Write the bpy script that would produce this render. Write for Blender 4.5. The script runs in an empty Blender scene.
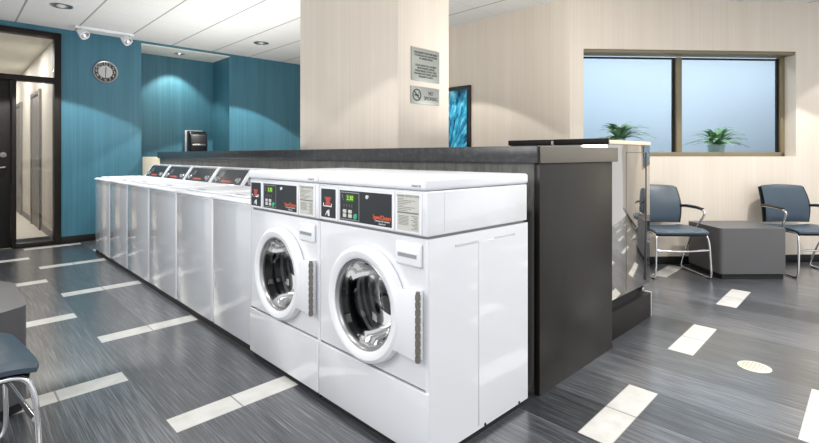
import bpy, bmesh, math, random
from mathutils import Vector, Matrix
random.seed(7)
PI = math.pi
S = bpy.context.scene
COL = S.collection

# ------------------------------------------------------------------ camera constants
CX, CY, CH, YAW, FPX = -1.2212, -1.1642, 1.1099, 0.8004, 478.63
FW = Vector((math.cos(YAW), math.sin(YAW), 0)); RT = Vector((math.sin(YAW), -math.cos(YAW), 0))
def LD(lat, dep, z=0.0):
    return Vector((CX, CY, 0)) + RT*lat + FW*dep + Vector((0, 0, z))

# ------------------------------------------------------------------ helpers
def new(): return bmesh.new()

def finish(name, bm, mat, parent=None, loc=None, rz=0.0, ang=38):
    bmesh.ops.remove_doubles(bm, verts=bm.verts, dist=1e-5)
    bmesh.ops.recalc_face_normals(bm, faces=bm.faces)
    lim = math.radians(ang)
    for f in bm.faces: f.smooth = True
    for e in bm.edges:
        e.smooth = len(e.link_faces) == 2 and e.calc_face_angle(0) < lim
    me = bpy.data.meshes.new(name); bm.to_mesh(me); bm.free()
    for m in (mat if isinstance(mat, (list, tuple)) else [mat]): me.materials.append(m)
    o = bpy.data.objects.new(name, me); COL.objects.link(o)
    if parent: o.parent = parent
    if loc is not None: o.location = loc
    o.rotation_euler.z = rz
    return o

def merge(bm, src):
    me = bpy.data.meshes.new('tmp'); src.to_mesh(me); src.free(); bm.from_mesh(me); bpy.data.meshes.remove(me)

def box(bm, x0, x1, y0, y1, z0, z1, bev=0.0, seg=2, M=None):
    t = bmesh.new()
    bmesh.ops.create_cube(t, size=1.0, matrix=Matrix.Translation(((x0+x1)/2, (y0+y1)/2, (z0+z1)/2)) @ Matrix.Diagonal((x1-x0, y1-y0, z1-z0, 1)))
    if bev > 0: bmesh.ops.bevel(t, geom=t.edges[:], offset=bev, segments=seg, profile=0.5, affect='EDGES')
    if M is not None: bmesh.ops.transform(t, matrix=M, verts=t.verts)
    merge(bm, t)

def prism(bm, pts, axis, a0, a1, bev=0.0, seg=2):
    """polygon pts in the plane normal to axis, extruded a0..a1. axis 'x': pts (y,z); 'y': pts (x,z); 'z': pts (x,y)"""
    t = bmesh.new()
    def P(p, a): return {'x': (a, p[0], p[1]), 'y': (p[0], a, p[1]), 'z': (p[0], p[1], a)}[axis]
    A = [t.verts.new(P(p, a0)) for p in pts]; B = [t.verts.new(P(p, a1)) for p in pts]
    t.faces.new(A); t.faces.new(B[::-1]); n = len(pts)
    for i in range(n): t.faces.new((A[i], B[i], B[(i+1) % n], A[(i+1) % n]))
    bmesh.ops.recalc_face_normals(t, faces=t.faces)
    if bev > 0: bmesh.ops.bevel(t, geom=t.edges[:], offset=bev, segments=seg, profile=0.5, affect='EDGES')
    merge(bm, t)

def lathe(bm, prof, origin, axis, n=48, closed=False):
    """prof: list of (r, h); axis: unit vector along h"""
    ax = Vector(axis).normalized(); u = ax.orthogonal().normalized(); v = ax.cross(u); o = Vector(origin)
    t = bmesh.new(); rings = []
    for r, h in prof:
        if r < 1e-6: rings.append([t.verts.new(o+ax*h)])
        else: rings.append([t.verts.new(o+ax*h+(u*math.cos(2*PI*i/n)+v*math.sin(2*PI*i/n))*r) for i in range(n)])
    pairs = list(zip(rings, rings[1:]))
    if closed: pairs.append((rings[-1], rings[0]))
    for a, b in pairs:
        for i in range(n):
            j = (i+1) % n
            q = [a[i % len(a)], a[j % len(a)], b[j % len(b)], b[i % len(b)]]
            q2 = []
            for w in q:
                if w not in q2: q2.append(w)
            if len(q2) > 2: t.faces.new(q2)
    merge(bm, t)

def smooth_path(pts, k=6):
    pts = [Vector(p) for p in pts]
    if len(pts) < 3: return pts
    out = []
    for i in range(len(pts)-1):
        p0 = pts[max(i-1, 0)]; p1 = pts[i]; p2 = pts[i+1]; p3 = pts[min(i+2, len(pts)-1)]
        for s in range(k):
            t = s/k
            out.append(0.5*((2*p1)+(p2-p0)*t+(2*p0-5*p1+4*p2-p3)*t*t+(3*p1-p0-3*p2+p3)*t**3))
    out.append(pts[-1]); return out

def tube(bm, pts, r, n=10, k=6, flat=1.0):
    P = smooth_path(pts, k); t = bmesh.new(); rings = []
    up = None
    for i, p in enumerate(P):
        d = (P[min(i+1, len(P)-1)]-P[max(i-1, 0)]).normalized()
        if up is None: up = d.orthogonal().normalized()
        up = (up - d*up.dot(d)).normalized(); v = d.cross(up)
        rr = r[min(i, len(r)-1)] if isinstance(r, (list, tuple)) else r
        rings.append([t.verts.new(p+(up*math.cos(2*PI*j/n)+v*math.sin(2*PI*j/n)*flat)*rr) for j in range(n)])
    for a, b in zip(rings, rings[1:]):
        for j in range(n): t.faces.new((a[j], a[(j+1) % n], b[(j+1) % n], b[j]))
    t.faces.new(rings[0][::-1]); t.faces.new(rings[-1])
    merge(bm, t)

def thing(name, label, cat, loc=(0, 0, 0), rz=0.0, group=None):
    o = bpy.data.objects.new(name, None); COL.objects.link(o); o.empty_display_size = 0.1
    o.location = loc; o.rotation_euler.z = rz
    return tag(o, label, cat, group)

def tag(o, label, cat, group=None):
    o['label'] = label; o['category'] = cat
    if group: o['group'] = group
    return o

def struct(o, label=None, cat=None):
    o['kind'] = 'structure'
    if label: o['label'] = label
    if cat: o['category'] = cat
    return o

def kids(o): return [c for c in bpy.data.objects if c.parent == o]

def dup(root, loc, rz=None, label=None):
    r = root.copy(); COL.objects.link(r); r.location = loc
    if rz is not None: r.rotation_euler.z = rz
    if label: r['label'] = label
    for ch in kids(root):
        c = ch.copy(); COL.objects.link(c); c.parent = r
        for g in kids(ch):
            d = g.copy(); COL.objects.link(d); d.parent = c
    return r

def lettering(name, text, size, mat, parent, origin, xdir, ydir, align='CENTER', depth=0.0006, squash=1.0, spacing=1.0):
    cu = bpy.data.curves.new('lettering', 'FONT'); cu.body = text; cu.size = size; cu.align_x = align; cu.align_y = 'CENTER'
    cu.extrude = depth; cu.space_line = spacing
    o = bpy.data.objects.new('tmp_text', cu); COL.objects.link(o)
    dg = bpy.context.evaluated_depsgraph_get(); dg.update()
    me = bpy.data.meshes.new_from_object(o.evaluated_get(dg))
    bpy.data.objects.remove(o); bpy.data.curves.remove(cu)
    X = Vector(xdir); Y = Vector(ydir); N = X.cross(Y); og = Vector(origin)
    for v in me.vertices: v.co = og + X*(v.co.x*squash) + Y*v.co.y + N*v.co.z
    me.materials.clear(); me.materials.append(mat); me.name = name
    ob = bpy.data.objects.new(name, me); COL.objects.link(ob)
    if parent: ob.parent = parent
    return ob

# ------------------------------------------------------------------ materials
def sr(r, g, b):
    f = lambda c: (c/255/12.92 if c/255 <= .04045 else ((c/255+.055)/1.055)**2.4)
    return (f(r), f(g), f(b), 1)

def mat(name, col, rough=0.5, metal=0.0, coat=0.0, emit=None, es=1.0, spec=0.5):
    m = bpy.data.materials.new(name); m.use_nodes = True
    b = m.node_tree.nodes['Principled BSDF']
    b.inputs['Base Color'].default_value = col; b.inputs['Roughness'].default_value = rough
    b.inputs['Metallic'].default_value = metal; b.inputs['Coat Weight'].default_value = coat
    b.inputs['Coat Roughness'].default_value = 0.05; b.inputs['Specular IOR Level'].default_value = spec
    if emit: b.inputs['Emission Color'].default_value = emit; b.inputs['Emission Strength'].default_value = es
    return m

class N:
    def __init__(s, m): s.nt = m.node_tree; s.b = s.nt.nodes.get('Principled BSDF')
    def add(s, t, **kw):
        n = s.nt.nodes.new(t)
        for k, v in kw.items(): setattr(n, k, v)
        return n
    def link(s, a, b): s.nt.links.new(a, b)
    def m(s, op, a, b=None, c=None):
        n = s.add('ShaderNodeMath', operation=op)
        for i, x in enumerate((a, b, c)):
            if x is None: continue
            if isinstance(x, (int, float)): n.inputs[i].default_value = x
            else: s.link(x, n.inputs[i])
        return n.outputs[0]
    def coords(s): return s.add('ShaderNodeTexCoord').outputs['Object']
    def xyz(s, v):
        n = s.add('ShaderNodeSeparateXYZ'); s.link(v, n.inputs[0]); return n.outputs
    def scale(s, v, sc, loc=(0, 0, 0)):
        n = s.add('ShaderNodeMapping'); s.link(v, n.inputs[0]); n.inputs['Scale'].default_value = sc; n.inputs['Location'].default_value = loc; return n.outputs[0]
    def noise(s, v, scale=1.0, detail=3, rough=0.5):
        n = s.add('ShaderNodeTexNoise'); s.link(v, n.inputs['Vector']); n.inputs['Scale'].default_value = scale
        n.inputs['Detail'].default_value = detail; n.inputs['Roughness'].default_value = rough; return n.outputs['Fac']
    def ramp(s, fac, stops):
        n = s.add('ShaderNodeValToRGB'); s.link(fac, n.inputs[0]); e = n.color_ramp.elements
        while len(e) < len(stops): e.new(0.5)
        for i, (p, c) in enumerate(stops): e[i].position = p; e[i].color = c
        return n.outputs[0]
    def mix(s, fac, a, b):
        n = s.add('ShaderNodeMix', data_type='RGBA')
        for i, x in ((0, fac), (6, a), (7, b)):
            if isinstance(x, (int, float)): n.inputs[i].default_value = x
            elif isinstance(x, tuple): n.inputs[i].default_value = x
            else: s.link(x, n.inputs[i])
        return n.outputs[2]
    def bump(s, h, strength, dist=0.01):
        n = s.add('ShaderNodeBump'); s.link(h, n.inputs['Height']); n.inputs['Strength'].default_value = strength; n.inputs['Distance'].default_value = dist
        s.link(n.outputs[0], s.b.inputs['Normal'])

def wallpaper(name, c1, c2, rough=0.55):
    m = mat(name, c1, rough); k = N(m); v = k.coords()
    f = k.m('ADD', k.m('MULTIPLY', k.noise(k.scale(v, (55, 55, .5)), 1, 4, .65), .6), k.m('MULTIPLY', k.noise(k.scale(v, (9, 9, .35)), 1, 2), .4))
    k.link(k.ramp(f, [(.32, c1), (.68, c2)]), k.b.inputs['Base Color'])
    return m

M = {}
M['beige'] = wallpaper('beige_wallpaper', sr(208, 197, 183), sr(219, 209, 197))
M['teal'] = wallpaper('teal_wallpaper', sr(48, 96, 114), sr(66, 120, 140), .45)
M['white_paint'] = mat('white_paint', sr(226, 226, 220), .6)
M['enamel'] = mat('white_enamel', sr(229, 231, 236), .2, coat=1)
M['enamel'].node_tree.nodes['Principled BSDF'].inputs['Coat IOR'].default_value = 1.75
M['enamel_front'] = mat('silver_white_enamel', sr(200, 203, 208), .2, coat=.8)
M['enamel_warm'] = mat('white_plastic', sr(232, 234, 239), .35)
M['grey_seal'] = mat('grey_seal', sr(150, 152, 156), .5)
M['black_plastic'] = mat('black_plastic', sr(20, 22, 24), .35)
M['black_panel'] = mat('black_fascia', sr(34, 38, 42), .38)
M['black_metal'] = mat('black_painted_metal', sr(20, 18, 18), .5, spec=.3)
M['dark_frame'] = mat('dark_bronze_frame', sr(24, 19, 17), .5, spec=.25)
M['chrome'] = mat('chrome', (.75, .75, .76, 1), .12, 1)
M['brushed'] = mat('brushed_steel', (.42, .42, .43, 1), .32, 1)
M['hinge_metal'] = mat('hinge_steel', (.28, .26, .23, 1), .4, 1)
M['vinyl'] = mat('blue_grey_vinyl', sr(56, 71, 84), .4)
M['bronze'] = mat('olive_bronze_frame', sr(122, 112, 88), .45)
M['laminate'] = mat('charcoal_laminate', sr(86, 86, 88), .4)
M['orange'] = mat('orange_print', sr(250, 104, 52), .5)
M['white_print'] = mat('white_print', sr(225, 225, 225), .5)
M['black_print'] = mat('black_print', sr(40, 42, 42), .6)
M['red_print'] = mat('red_print', sr(178, 78, 66), .5)
M['label'] = mat('grey_paper_label', sr(196, 196, 190), .55)
M['label_dark'] = mat('grey_print', sr(110, 110, 106), .6)
M['green_button'] = mat('green_button', sr(60, 170, 130), .4)
M['button'] = mat('pale_button', sr(205, 205, 200), .4)
M['lcd'] = mat('green_screen', sr(40, 70, 16), .3, emit=sr(90, 150, 20), es=.12)
M['lcd_digit'] = mat('lit_digits', sr(150, 220, 60), .3, emit=sr(160, 220, 50), es=.5)
M['sign'] = mat('brushed_sign_plate', sr(150, 154, 148), .42, .35)
M['oak'] = mat('pale_oak_panel', sr(226, 212, 186), .5)
M['taupe'] = mat('taupe_edge', sr(104, 99, 90), .35)
M['bulb'] = mat('lit_lamp', (1, .96, .88, 1), .5, emit=(1, .93, .82, 1), es=6)
M['leaf'] = mat('fern_leaf', sr(96, 142, 104), .5)
M['leaf2'] = mat('fern_leaf_pale', sr(134, 172, 124), .5)
M['pot'] = mat('grey_green_pot', sr(140, 158, 150), .5)
M['pale_blue'] = mat('pale_blue_paint', sr(206, 223, 238), .7)
M['rubber'] = mat('black_rubber', sr(24, 24, 25), .7)
M['cream_drain'] = mat('cream_drain_cover', sr(214, 208, 186), .5)
M['corridor_floor'] = mat('corridor_tile', sr(204, 197, 184), .35)
M['door_dark'] = mat('brown_grey_door', sr(92, 84, 76), .5)
M['corridor_wall'] = mat('corridor_wall_paint', sr(188, 182, 170), .6)

def granite():
    m = mat('dark_granite', sr(52, 54, 60), .28); k = N(m); v = k.coords()
    f = k.noise(k.scale(v, (28, 28, 28)), 1, 6, .7)
    k.link(k.ramp(f, [(.35, sr(28, 29, 31)), (.55, sr(44, 46, 49)), (.7, sr(72, 74, 78))]), k.b.inputs['Base Color']); return m
M['granite'] = granite()
def stone_face():
    m = mat('grey_stone_laminate', sr(96, 96, 94), .45); k = N(m); v = k.coords()
    f = k.noise(k.scale(v, (30, 30, 8)), 1, 5, .7)
    k.link(k.ramp(f, [(.3, sr(78, 78, 76)), (.7, sr(122, 122, 118))]), k.b.inputs['Base Color']); return m
M['stone'] = stone_face()
def espresso():
    m = mat('espresso_laminate', sr(64, 60, 56), .35, spec=.35); k = N(m); v = k.coords()
    f = k.noise(k.scale(v, (4, 4, 2)), 1, 3, .6)
    k.link(k.ramp(f, [(.3, sr(25, 23, 21)), (.7, sr(38, 35, 31))]), k.b.inputs['Base Color']); return m
M['espresso'] = espresso()
def polished():
    m = mat('polished_grey_steel', (.52, .50, .47, 1), .06, 1.0); return m
M['polished'] = polished()

def floor_mat():
    m = mat('grey_plank_floor', sr(96, 98, 104), .34, coat=1); k = N(m); v = k.coords(); x, y, z = k.xyz(v)
    W = 0.577
    x = k.m('SUBTRACT', x, .0135); y = k.m('SUBTRACT', y, k.m('MULTIPLY', x, .028))
    col = k.m('FLOOR', k.m('DIVIDE', x, W)); fx = k.m('SUBTRACT', k.m('DIVIDE', x, W), col)
    odd = k.m('PINGPONG', col, 1)                                        # 0 even, 1 odd
    off = k.m('SUBTRACT', .30, k.m('MULTIPLY', odd, .6385))               # even .32, odd -.32
    yy = k.m('DIVIDE', k.m('SUBTRACT', y, off), 1.277)
    dy = k.m('MULTIPLY', k.m('ABSOLUTE', k.m('SUBTRACT', yy, k.m('ROUND', yy))), 1.277)
    inlay = k.m('MULTIPLY', k.m('LESS_THAN', dy, .066), k.m('LESS_THAN', k.m('ABSOLUTE', k.m('SUBTRACT', fx, .5)), .486))
    joint = k.m('LESS_THAN', k.m('ABSOLUTE', k.m('SUBTRACT', fx, .5)), .007)
    ejoint = k.m('MULTIPLY', k.m('LESS_THAN', k.m('ABSOLUTE', k.m('SUBTRACT', dy, .066)), .0035), 1.0)
    streak = k.noise(k.scale(v, (95, 2.6, 1)), 1, 6, .75)
    fine = k.noise(k.scale(v, (330, 4, 1)), 1, 2, .5)
    pidx = k.add('ShaderNodeTexWhiteNoise', noise_dimensions='2D')
    cmb = k.add('ShaderNodeCombineXYZ'); k.link(k.m('FLOOR', k.m('DIVIDE', x, W/2)), cmb.inputs[0]); k.link(k.m('FLOOR', yy), cmb.inputs[1]); k.link(cmb.outputs[0], pidx.inputs['Vector'])
    f = k.m('ADD', k.m('ADD', k.m('MULTIPLY', streak, .5), k.m('MULTIPLY', fine, .4)), k.m('MULTIPLY', pidx.outputs['Value'], .1))
    base = k.ramp(f, [(.38, sr(24, 26, 29)), (.5, sr(62, 65, 70)), (.62, sr(122, 125, 131))])
    seam = k.m('LESS_THAN', k.m('ABSOLUTE', k.m('SUBTRACT', k.m('DIVIDE', x, W/2), k.m('ROUND', k.m('DIVIDE', x, W/2)))), .005)
    base = k.mix(k.m('MULTIPLY', seam, .35), base, sr(50, 52, 56))
    wn = k.noise(k.scale(v, (12, 12, 1)), 1, 3, .5)
    white = k.mix(k.m('MULTIPLY', joint, .8), k.ramp(wn, [(.3, sr(214, 212, 206)), (.7, sr(232, 231, 227))]), sr(120, 120, 118))
    c = k.mix(inlay, base, white)
    c = k.mix(k.m('MULTIPLY', ejoint, .35), c, sr(60, 62, 66))
    k.link(c, k.b.inputs['Base Color'])
    k.link(k.m('ADD', .24, k.m('MULTIPLY', streak, .2)), k.b.inputs['Roughness']); k.b.inputs['Coat Roughness'].default_value = .22; k.b.inputs['Coat IOR'].default_value = 1.9
    return m
M['floor'] = floor_mat()

def ceiling_mat():
    m = mat('ceiling_tile', sr(228, 228, 226), .8); k = N(m); v = k.coords(); x, y, z = k.xyz(v)
    def line(c, off, sp, w):
        u = k.m('DIVIDE', k.m('SUBTRACT', c, off), sp)
        return k.m('LESS_THAN', k.m('MULTIPLY', k.m('ABSOLUTE', k.m('SUBTRACT', u, k.m('ROUND', u))), sp), w)
    a = line(x, .55, .585, .009); b = line(y, .30, .585, .006)
    n = k.noise(k.scale(v, (60, 60, 60)), 1, 5, .7)
    base = k.ramp(n, [(.3, sr(208, 208, 207)), (.7, sr(228, 228, 227))])
    c = k.mix(k.m('MULTIPLY', b, .16), base, sr(120, 120, 118)); c = k.mix(k.m('MULTIPLY', a, .75), c, sr(112, 112, 110))
    k.link(c, k.b.inputs['Base Color']); return m
M['ceiling'] = ceiling_mat()

def clear_glass(name, refl=.10, tint=(1, 1, 1, 1)):
    m = bpy.data.materials.new(name); m.use_nodes = True; nt = m.node_tree; nt.nodes.clear()
    o = nt.nodes.new('ShaderNodeOutputMaterial'); mx = nt.nodes.new('ShaderNodeMixShader'); t = nt.nodes.new('ShaderNodeBsdfTransparent'); g = nt.nodes.new('ShaderNodeBsdfGlossy')
    fr = nt.nodes.new('ShaderNodeFresnel'); fr.inputs['IOR'].default_value = 1.5
    mu = nt.nodes.new('ShaderNodeMath'); mu.operation = 'ADD'; nt.links.new(fr.outputs[0], mu.inputs[0]); mu.inputs[1].default_value = refl-.04
    g.inputs['Roughness'].default_value = .02; t.inputs['Color'].default_value = tint
    nt.links.new(mu.outputs[0], mx.inputs[0]); nt.links.new(t.outputs[0], mx.inputs[1]); nt.links.new(g.outputs[0], mx.inputs[2]); nt.links.new(mx.outputs[0], o.inputs[0])
    return m
M['glass'] = clear_glass('clear_glass', .06)
M['door_glass'] = clear_glass('washer_door_glass', .03, (.42, .44, .45, 1))
def frosted():
    m = bpy.data.materials.new('frosted_glass'); m.use_nodes = True; nt = m.node_tree; nt.nodes.clear()
    o = nt.nodes.new('ShaderNodeOutputMaterial'); mx = nt.nodes.new('ShaderNodeMixShader'); t = nt.nodes.new('ShaderNodeBsdfTransparent')
    r = nt.nodes.new('ShaderNodeBsdfRefraction'); r.inputs['IOR'].default_value = 1.05; r.inputs['Roughness'].default_value = .22
    t.inputs['Color'].default_value = (.95, .98, 1, 1); r.inputs['Color'].default_value = (.95, .98, 1, 1)
    mx.inputs[0].default_value = .6
    nt.links.new(t.outputs[0], mx.inputs[1]); nt.links.new(r.outputs[0], mx.inputs[2]); nt.links.new(mx.outputs[0], o.inputs[0]); return m
M['frosted'] = frosted()

def art_mat():
    m = mat('teal_feather_print', sr(30, 150, 185), .35); k = N(m); v = k.coords(); x, y, z = k.xyz(v)
    # radiating petals: polar coordinates about a point low on the print
    dy = k.m('ADD', y, .10); dz = k.m('ADD', z, .55)
    ang = k.m('ARCTAN2', dz, dy); rad = k.m('SQRT', k.m('ADD', k.m('POWER', dy, 2), k.m('POWER', dz, 2)))
    cmb = k.add('ShaderNodeCombineXYZ'); k.link(k.m('MULTIPLY', ang, 7.0), cmb.inputs[0]); k.link(k.m('MULTIPLY', rad, 2.6), cmb.inputs[1])
    n = k.noise(cmb.outputs[0], 1.7, 3, .55); n2 = k.noise(cmb.outputs[0], 5.0, 2, .5)
    f = k.m('ADD', k.m('MULTIPLY', n, .75), k.m('MULTIPLY', n2, .25))
    k.link(k.ramp(f, [(.36, sr(8, 50, 74)), (.45, sr(24, 120, 165)), (.54, sr(48, 180, 220)), (.66, sr(176, 238, 250))]), k.b.inputs['Base Color']); return m
M['art'] = art_mat()
M['drum'] = mat('drum_steel', (.24, .245, .25, 1), .36, 1)
M['drum_dark'] = mat('dark_drum_back', (.05, .052, .055, 1), .35, .8)

# ------------------------------------------------------------------ the room
H = 2.70
YB = 6.2           # teal wall plane
XR = 3.30          # wall with the painting
ALX0, ALX1, ALY, ALZ = 0.735, 1.985, 6.85, 2.655
ANG_W = YAW - PI/2 + math.atan(.063)          # direction along the window wall
WD = Vector((math.cos(ANG_W), math.sin(ANG_W), 0)); WN = Vector((-WD.y, WD.x, 0))      # WN points away from the room
P0 = LD(1.516, 4.82)
# move the start of the window wall onto the plane X = XR
t_ = (XR - P0.x)/WD.x; CORN = P0 + WD*t_
def WL(s, d, z):      # window-wall coordinates measured from P0
    return P0 + WD*s + WN*d + Vector((0, 0, z))
S0 = t_; S1 = 9.5
WEND = WL(S1, 0, 0)

bm = new(); XA, YA = -2.6, -3.0
fx1 = 8.2
box(bm, XA, fx1, YA, 7.0, -.06, 0.0)
struct(finish('floor', bm, M['floor']), 'grey streaked plank floor with staggered white inlay tiles', 'floor')

# ceiling with square openings under the recessed lights
CANS = [(-.33, 5.07), (1.99, 5.16)]
def panel_with_holes(bm, x0, x1, y0, y1, z0, z1, holes, hs):
    xs = sorted({x0, x1} | {h[0]-hs for h in holes} | {h[0]+hs for h in holes}); ys = sorted({y0, y1} | {h[1]-hs for h in holes} | {h[1]+hs for h in holes})
    for i in range(len(xs)-1):
        for j in range(len(ys)-1):
            mx, my = (xs[i]+xs[i+1])/2, (ys[j]+ys[j+1])/2
            if any(abs(mx-h[0]) < hs and abs(my-h[1]) < hs for h in holes): continue
            box(bm, xs[i], xs[i+1], ys[j], ys[j+1], z0, z1)
bm = new(); panel_with_holes(bm, XA, fx1, YA, 6.32, H, H+.05, CANS, .066)
struct(finish('ceiling', bm, M['ceiling']), 'white grid ceiling of lay-in tiles', 'ceiling')

# teal wall with the glazed doorway and the alcove
DX0, DX1, DZ = -1.62, -.176, 2.632
bm = new()
box(bm, XA, DX0, YB, YB+.12, 0, H); box(bm, DX0, DX1, YB, YB+.12, DZ, H); box(bm, DX1, ALX0, YB, YB+.12, 0, H)
box(bm, ALX0, ALX1, YB, YB+.12, ALZ+.012, H); box(bm, ALX1, XR, YB, YB+.12, 0, H)
box(bm, ALX0-.05, ALX0, YB+.12, ALY+.1, 0, H); box(bm, ALX1, ALX1+.05, YB+.12, ALY+.1, 0, H); box(bm, ALX0, ALX1, ALY, ALY+.1, 0, H)
struct(finish('wall_back', bm, M['teal']), 'teal wallpapered wall with a recessed alcove and glazed doorway', 'wall')
bm = new(); panel_with_holes(bm, ALX0, ALX1, YB, ALY, ALZ, ALZ+.012, [(1.34, 6.50)], .05)
struct(finish('trim_1', bm, M['white_paint']), 'white soffit over the teal alcove', 'trim')
bm = new(); box(bm, DX1+.0, ALX0, YB-.014, YB, 0, .085, .003)
struct(finish('baseboard_back', bm, M['black_metal']), 'dark baseboard under the teal wall', 'baseboard')
# wall with the painting
bm = new(); box(bm, XR, XR+.12, CORN.y+.0, YB+.12, 0, H)
struct(finish('wall_right', bm, M['beige']), 'beige striated wall behind the counter with the framed print', 'wall')

# window wall (own axes: x along, y away)
OS0, OS1, OZ0, OZ1 = .242, 2.51, 1.098, 2.188
bm = new()
box(bm, S0, OS0, 0, .2, 0, H); box(bm, OS1, S1, 0, .2, 0, H); box(bm, OS0, OS1, 0, .2, 0, OZ0); box(bm, OS0, OS1, 0, .2, OZ1, H)
struct(finish('wall_window', bm, M['beige'], loc=P0, rz=ANG_W), 'beige wall with the wide interior window', 'wall')
bm = new(); box(bm, S0, S1, -.014, 0, 0, .078, .003)
struct(finish('baseboard_window', bm, M['black_metal'], loc=P0, rz=ANG_W), 'black baseboard under the interior window', 'baseboard')

# window
win = bpy.data.objects.new('window_1', None); COL.objects.link(win); win.location = P0; win.rotation_euler.z = ANG_W
struct(win, 'two-pane bronze framed interior window with frosted glass', 'window')
fr = .045; y0, y1 = .14, .2
MS = 1.335
bm = new()
box(bm, OS0, OS1, y0, y1, OZ0, OZ0+fr, .003); box(bm, OS0, OS1, .012, y1, OZ1-.03, OZ1, .003)
box(bm, OS0, OS0+.028, y0, y1, OZ0, OZ1, .003); box(bm, OS1-.045, OS1, y0, y1, OZ0, OZ1, .003)
finish('window_frame', bm, M['bronze'], win)
bm = new(); box(bm, MS-.03, MS+.03, y0-.006, y1, OZ0+fr, OZ1-.045, .004); finish('mullion', bm, M['bronze'], win)
for a, b in ((OS0+.028, MS-.03), (MS+.03, OS1-.045)):
    bm = new()
    box(bm, a, b, .165, .19, OZ1-.062, OZ1-.045); box(bm, b-.022, b, .165, .19, OZ0+fr, OZ1-.062)
    sash = finish('sash_track', bm, M['black_metal'], win)
    bm = new(); box(bm, a, b, .174, .180, OZ0+fr, OZ1-.062)
    finish('pane', bm, M['frosted'], win)

# the bright space beyond the window
bm = new()
box(bm, .16, 4.6, 1.5, 1.55, .0, 2.8); box(bm, .11, .16, .205, 1.55, 0, 2.8); box(bm, 4.6, 4.65, .2, 1.55, 0, 2.8)
struct(finish('wall_beyond', bm, M['pale_blue'], loc=P0, rz=ANG_W), 'pale blue walls of the room beyond the window', 'wall')
bm = new(); box(bm, .16, 4.6, .205, 1.5, 2.68, 2.699)
struct(finish('ceiling_beyond', bm, M['white_paint'], loc=P0, rz=ANG_W), 'white ceiling of the room beyond the window', 'ceiling')
bm = new(); box(bm, .16, 4.6, .205, 1.5, -.06, 0.0)
struct(finish('floor_beyond', bm, M['corridor_floor'], loc=P0, rz=ANG_W), 'floor of the room beyond the window', 'floor')
bm = new(); box(bm, OS0-.05, OS1+.1, .2, .62, OZ0-.035, OZ0+fr-.004, .004)
struct(finish('trim_2', bm, M['white_paint'], loc=P0, rz=ANG_W), 'ledge behind the frosted glass carrying the plants', 'trim')

def fern(lab, s, d, seed, tilt, pot_r, pot_h):
    rnd = random.Random(seed)
    p = WL(s, d, OZ0+fr-.004)
    r = thing('potted_fern', lab, 'plant', p, ANG_W, 'potted ferns behind the frosted window')
    bm = new(); lathe(bm, [(0, 0), (pot_r*.86, 0), (pot_r, pot_h), (pot_r*.93, pot_h), (pot_r*.9, pot_h-.02), (0, pot_h-.02)], (0, 0, 0), (0, 0, 1), 28); finish('pot', bm, M['pot'], r)
    bms = [new(), new()]
    for i in range(64):
        a = rnd.uniform(0, 2*PI); L = rnd.uniform(.2, .35); el = rnd.uniform(.35, 1.5)
        dirv = Vector((math.cos(a)+tilt*.6, math.sin(a)*.55, 0)).normalized(); side = Vector((-dirv.y, dirv.x, 0))
        pts = []
        for q in range(8):
            u = q/7
            pts.append(Vector((0, 0, pot_h-.02))+dirv*(L*.8*u*math.cos(el)+L*.32*u*u)+Vector((0, 0, L*(u*math.sin(el)-.38*u**3))))
        b = bms[i % 2]; prev = None
        for q, pt in enumerate(pts):
            w = .024*math.sin(PI*min(1, (q+.4)/7.6))+.001
            c = [b.verts.new(pt-side*w), b.verts.new(pt+Vector((0, 0, .004))), b.verts.new(pt+side*w)]
            if prev:
                b.faces.new((prev[0], prev[1], c[1], c[0])); b.faces.new((prev[1], prev[2], c[2], c[1]))
            prev = c
    finish('fronds', bms[0], M['leaf'], r); f2 = finish('fronds', bms[1], M['leaf2'], r); f2['label'] = 'paler green fronds'
fern('potted fern behind the glass, half hidden by the steel machine top', (622-409.5)/FPX*5.2-1.516, .34, 3, .5, .06, .15)
fern('potted fern in a grey-green pot, whole behind the pane beside the mullion', (722-409.5)/FPX*5.22-1.516, .34, 11, .3, .085, .09)

# glazed doorway in the teal wall
dr = bpy.data.objects.new('door_1', None); COL.objects.link(dr); struct(dr, 'dark framed glazed doorway with sidelight and transom', 'door')
JX = -.247; MZ0, MZ1 = 2.008, 2.072; PX0, PX1 = -.655, -.612
bm = new()
box(bm, JX, DX1, YB-.03, YB+.12, 0, DZ, .004); box(bm, DX0, DX0+.07, YB-.03, YB+.12, 0, DZ, .004)
box(bm, DX0+.07, JX, YB-.03, YB+.12, DZ-.06, DZ, .004); box(bm, DX0+.07, JX, YB-.025, YB+.115, MZ0, MZ1, .004)
box(bm, PX0, PX1, YB-.025, YB+.115, 0, MZ0, .004); box(bm, PX1, JX, YB-.025, YB+.115, 0, .05, .004)
finish('door_frame', bm, M['dark_frame'], dr)
bm = new(); box(bm, PX1, JX, YB+.04, YB+.048, .05, MZ0); finish('sidelight_glass', bm, M['glass'], dr)
bm = new(); box(bm, DX0+.07, JX, YB+.04, YB+.048, MZ1, DZ-.06); finish('transom_glass', bm, M['glass'], dr)
bm = new(); box(bm, DX0+.075, PX0-.005, YB+.02, YB+.07, .01, MZ0-.005, .003); leaf = finish('door_leaf', bm, M['black_metal'], dr)
bm = new(); lathe(bm, [(0, .012), (.03, .01), (.034, 0)], (PX0-.075, YB+.02, 1.115), (0, -1, 0), 20); lathe(bm, [(0, .03), (.012, .028), (.013, 0)], (PX0-.075, YB+.02, 1.115), (0, -1, 0), 16)
finish('deadbolt', bm, M['hinge_metal'], leaf)
bm = new(); tube(bm, [(PX0-.06, YB+.02, .97), (PX0-.06, YB-.035, .97), (PX0-.11, YB-.04, .965), (PX0-.2, YB-.035, .965)], .011); finish('lever_handle', bm, M['hinge_metal'], leaf)

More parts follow.
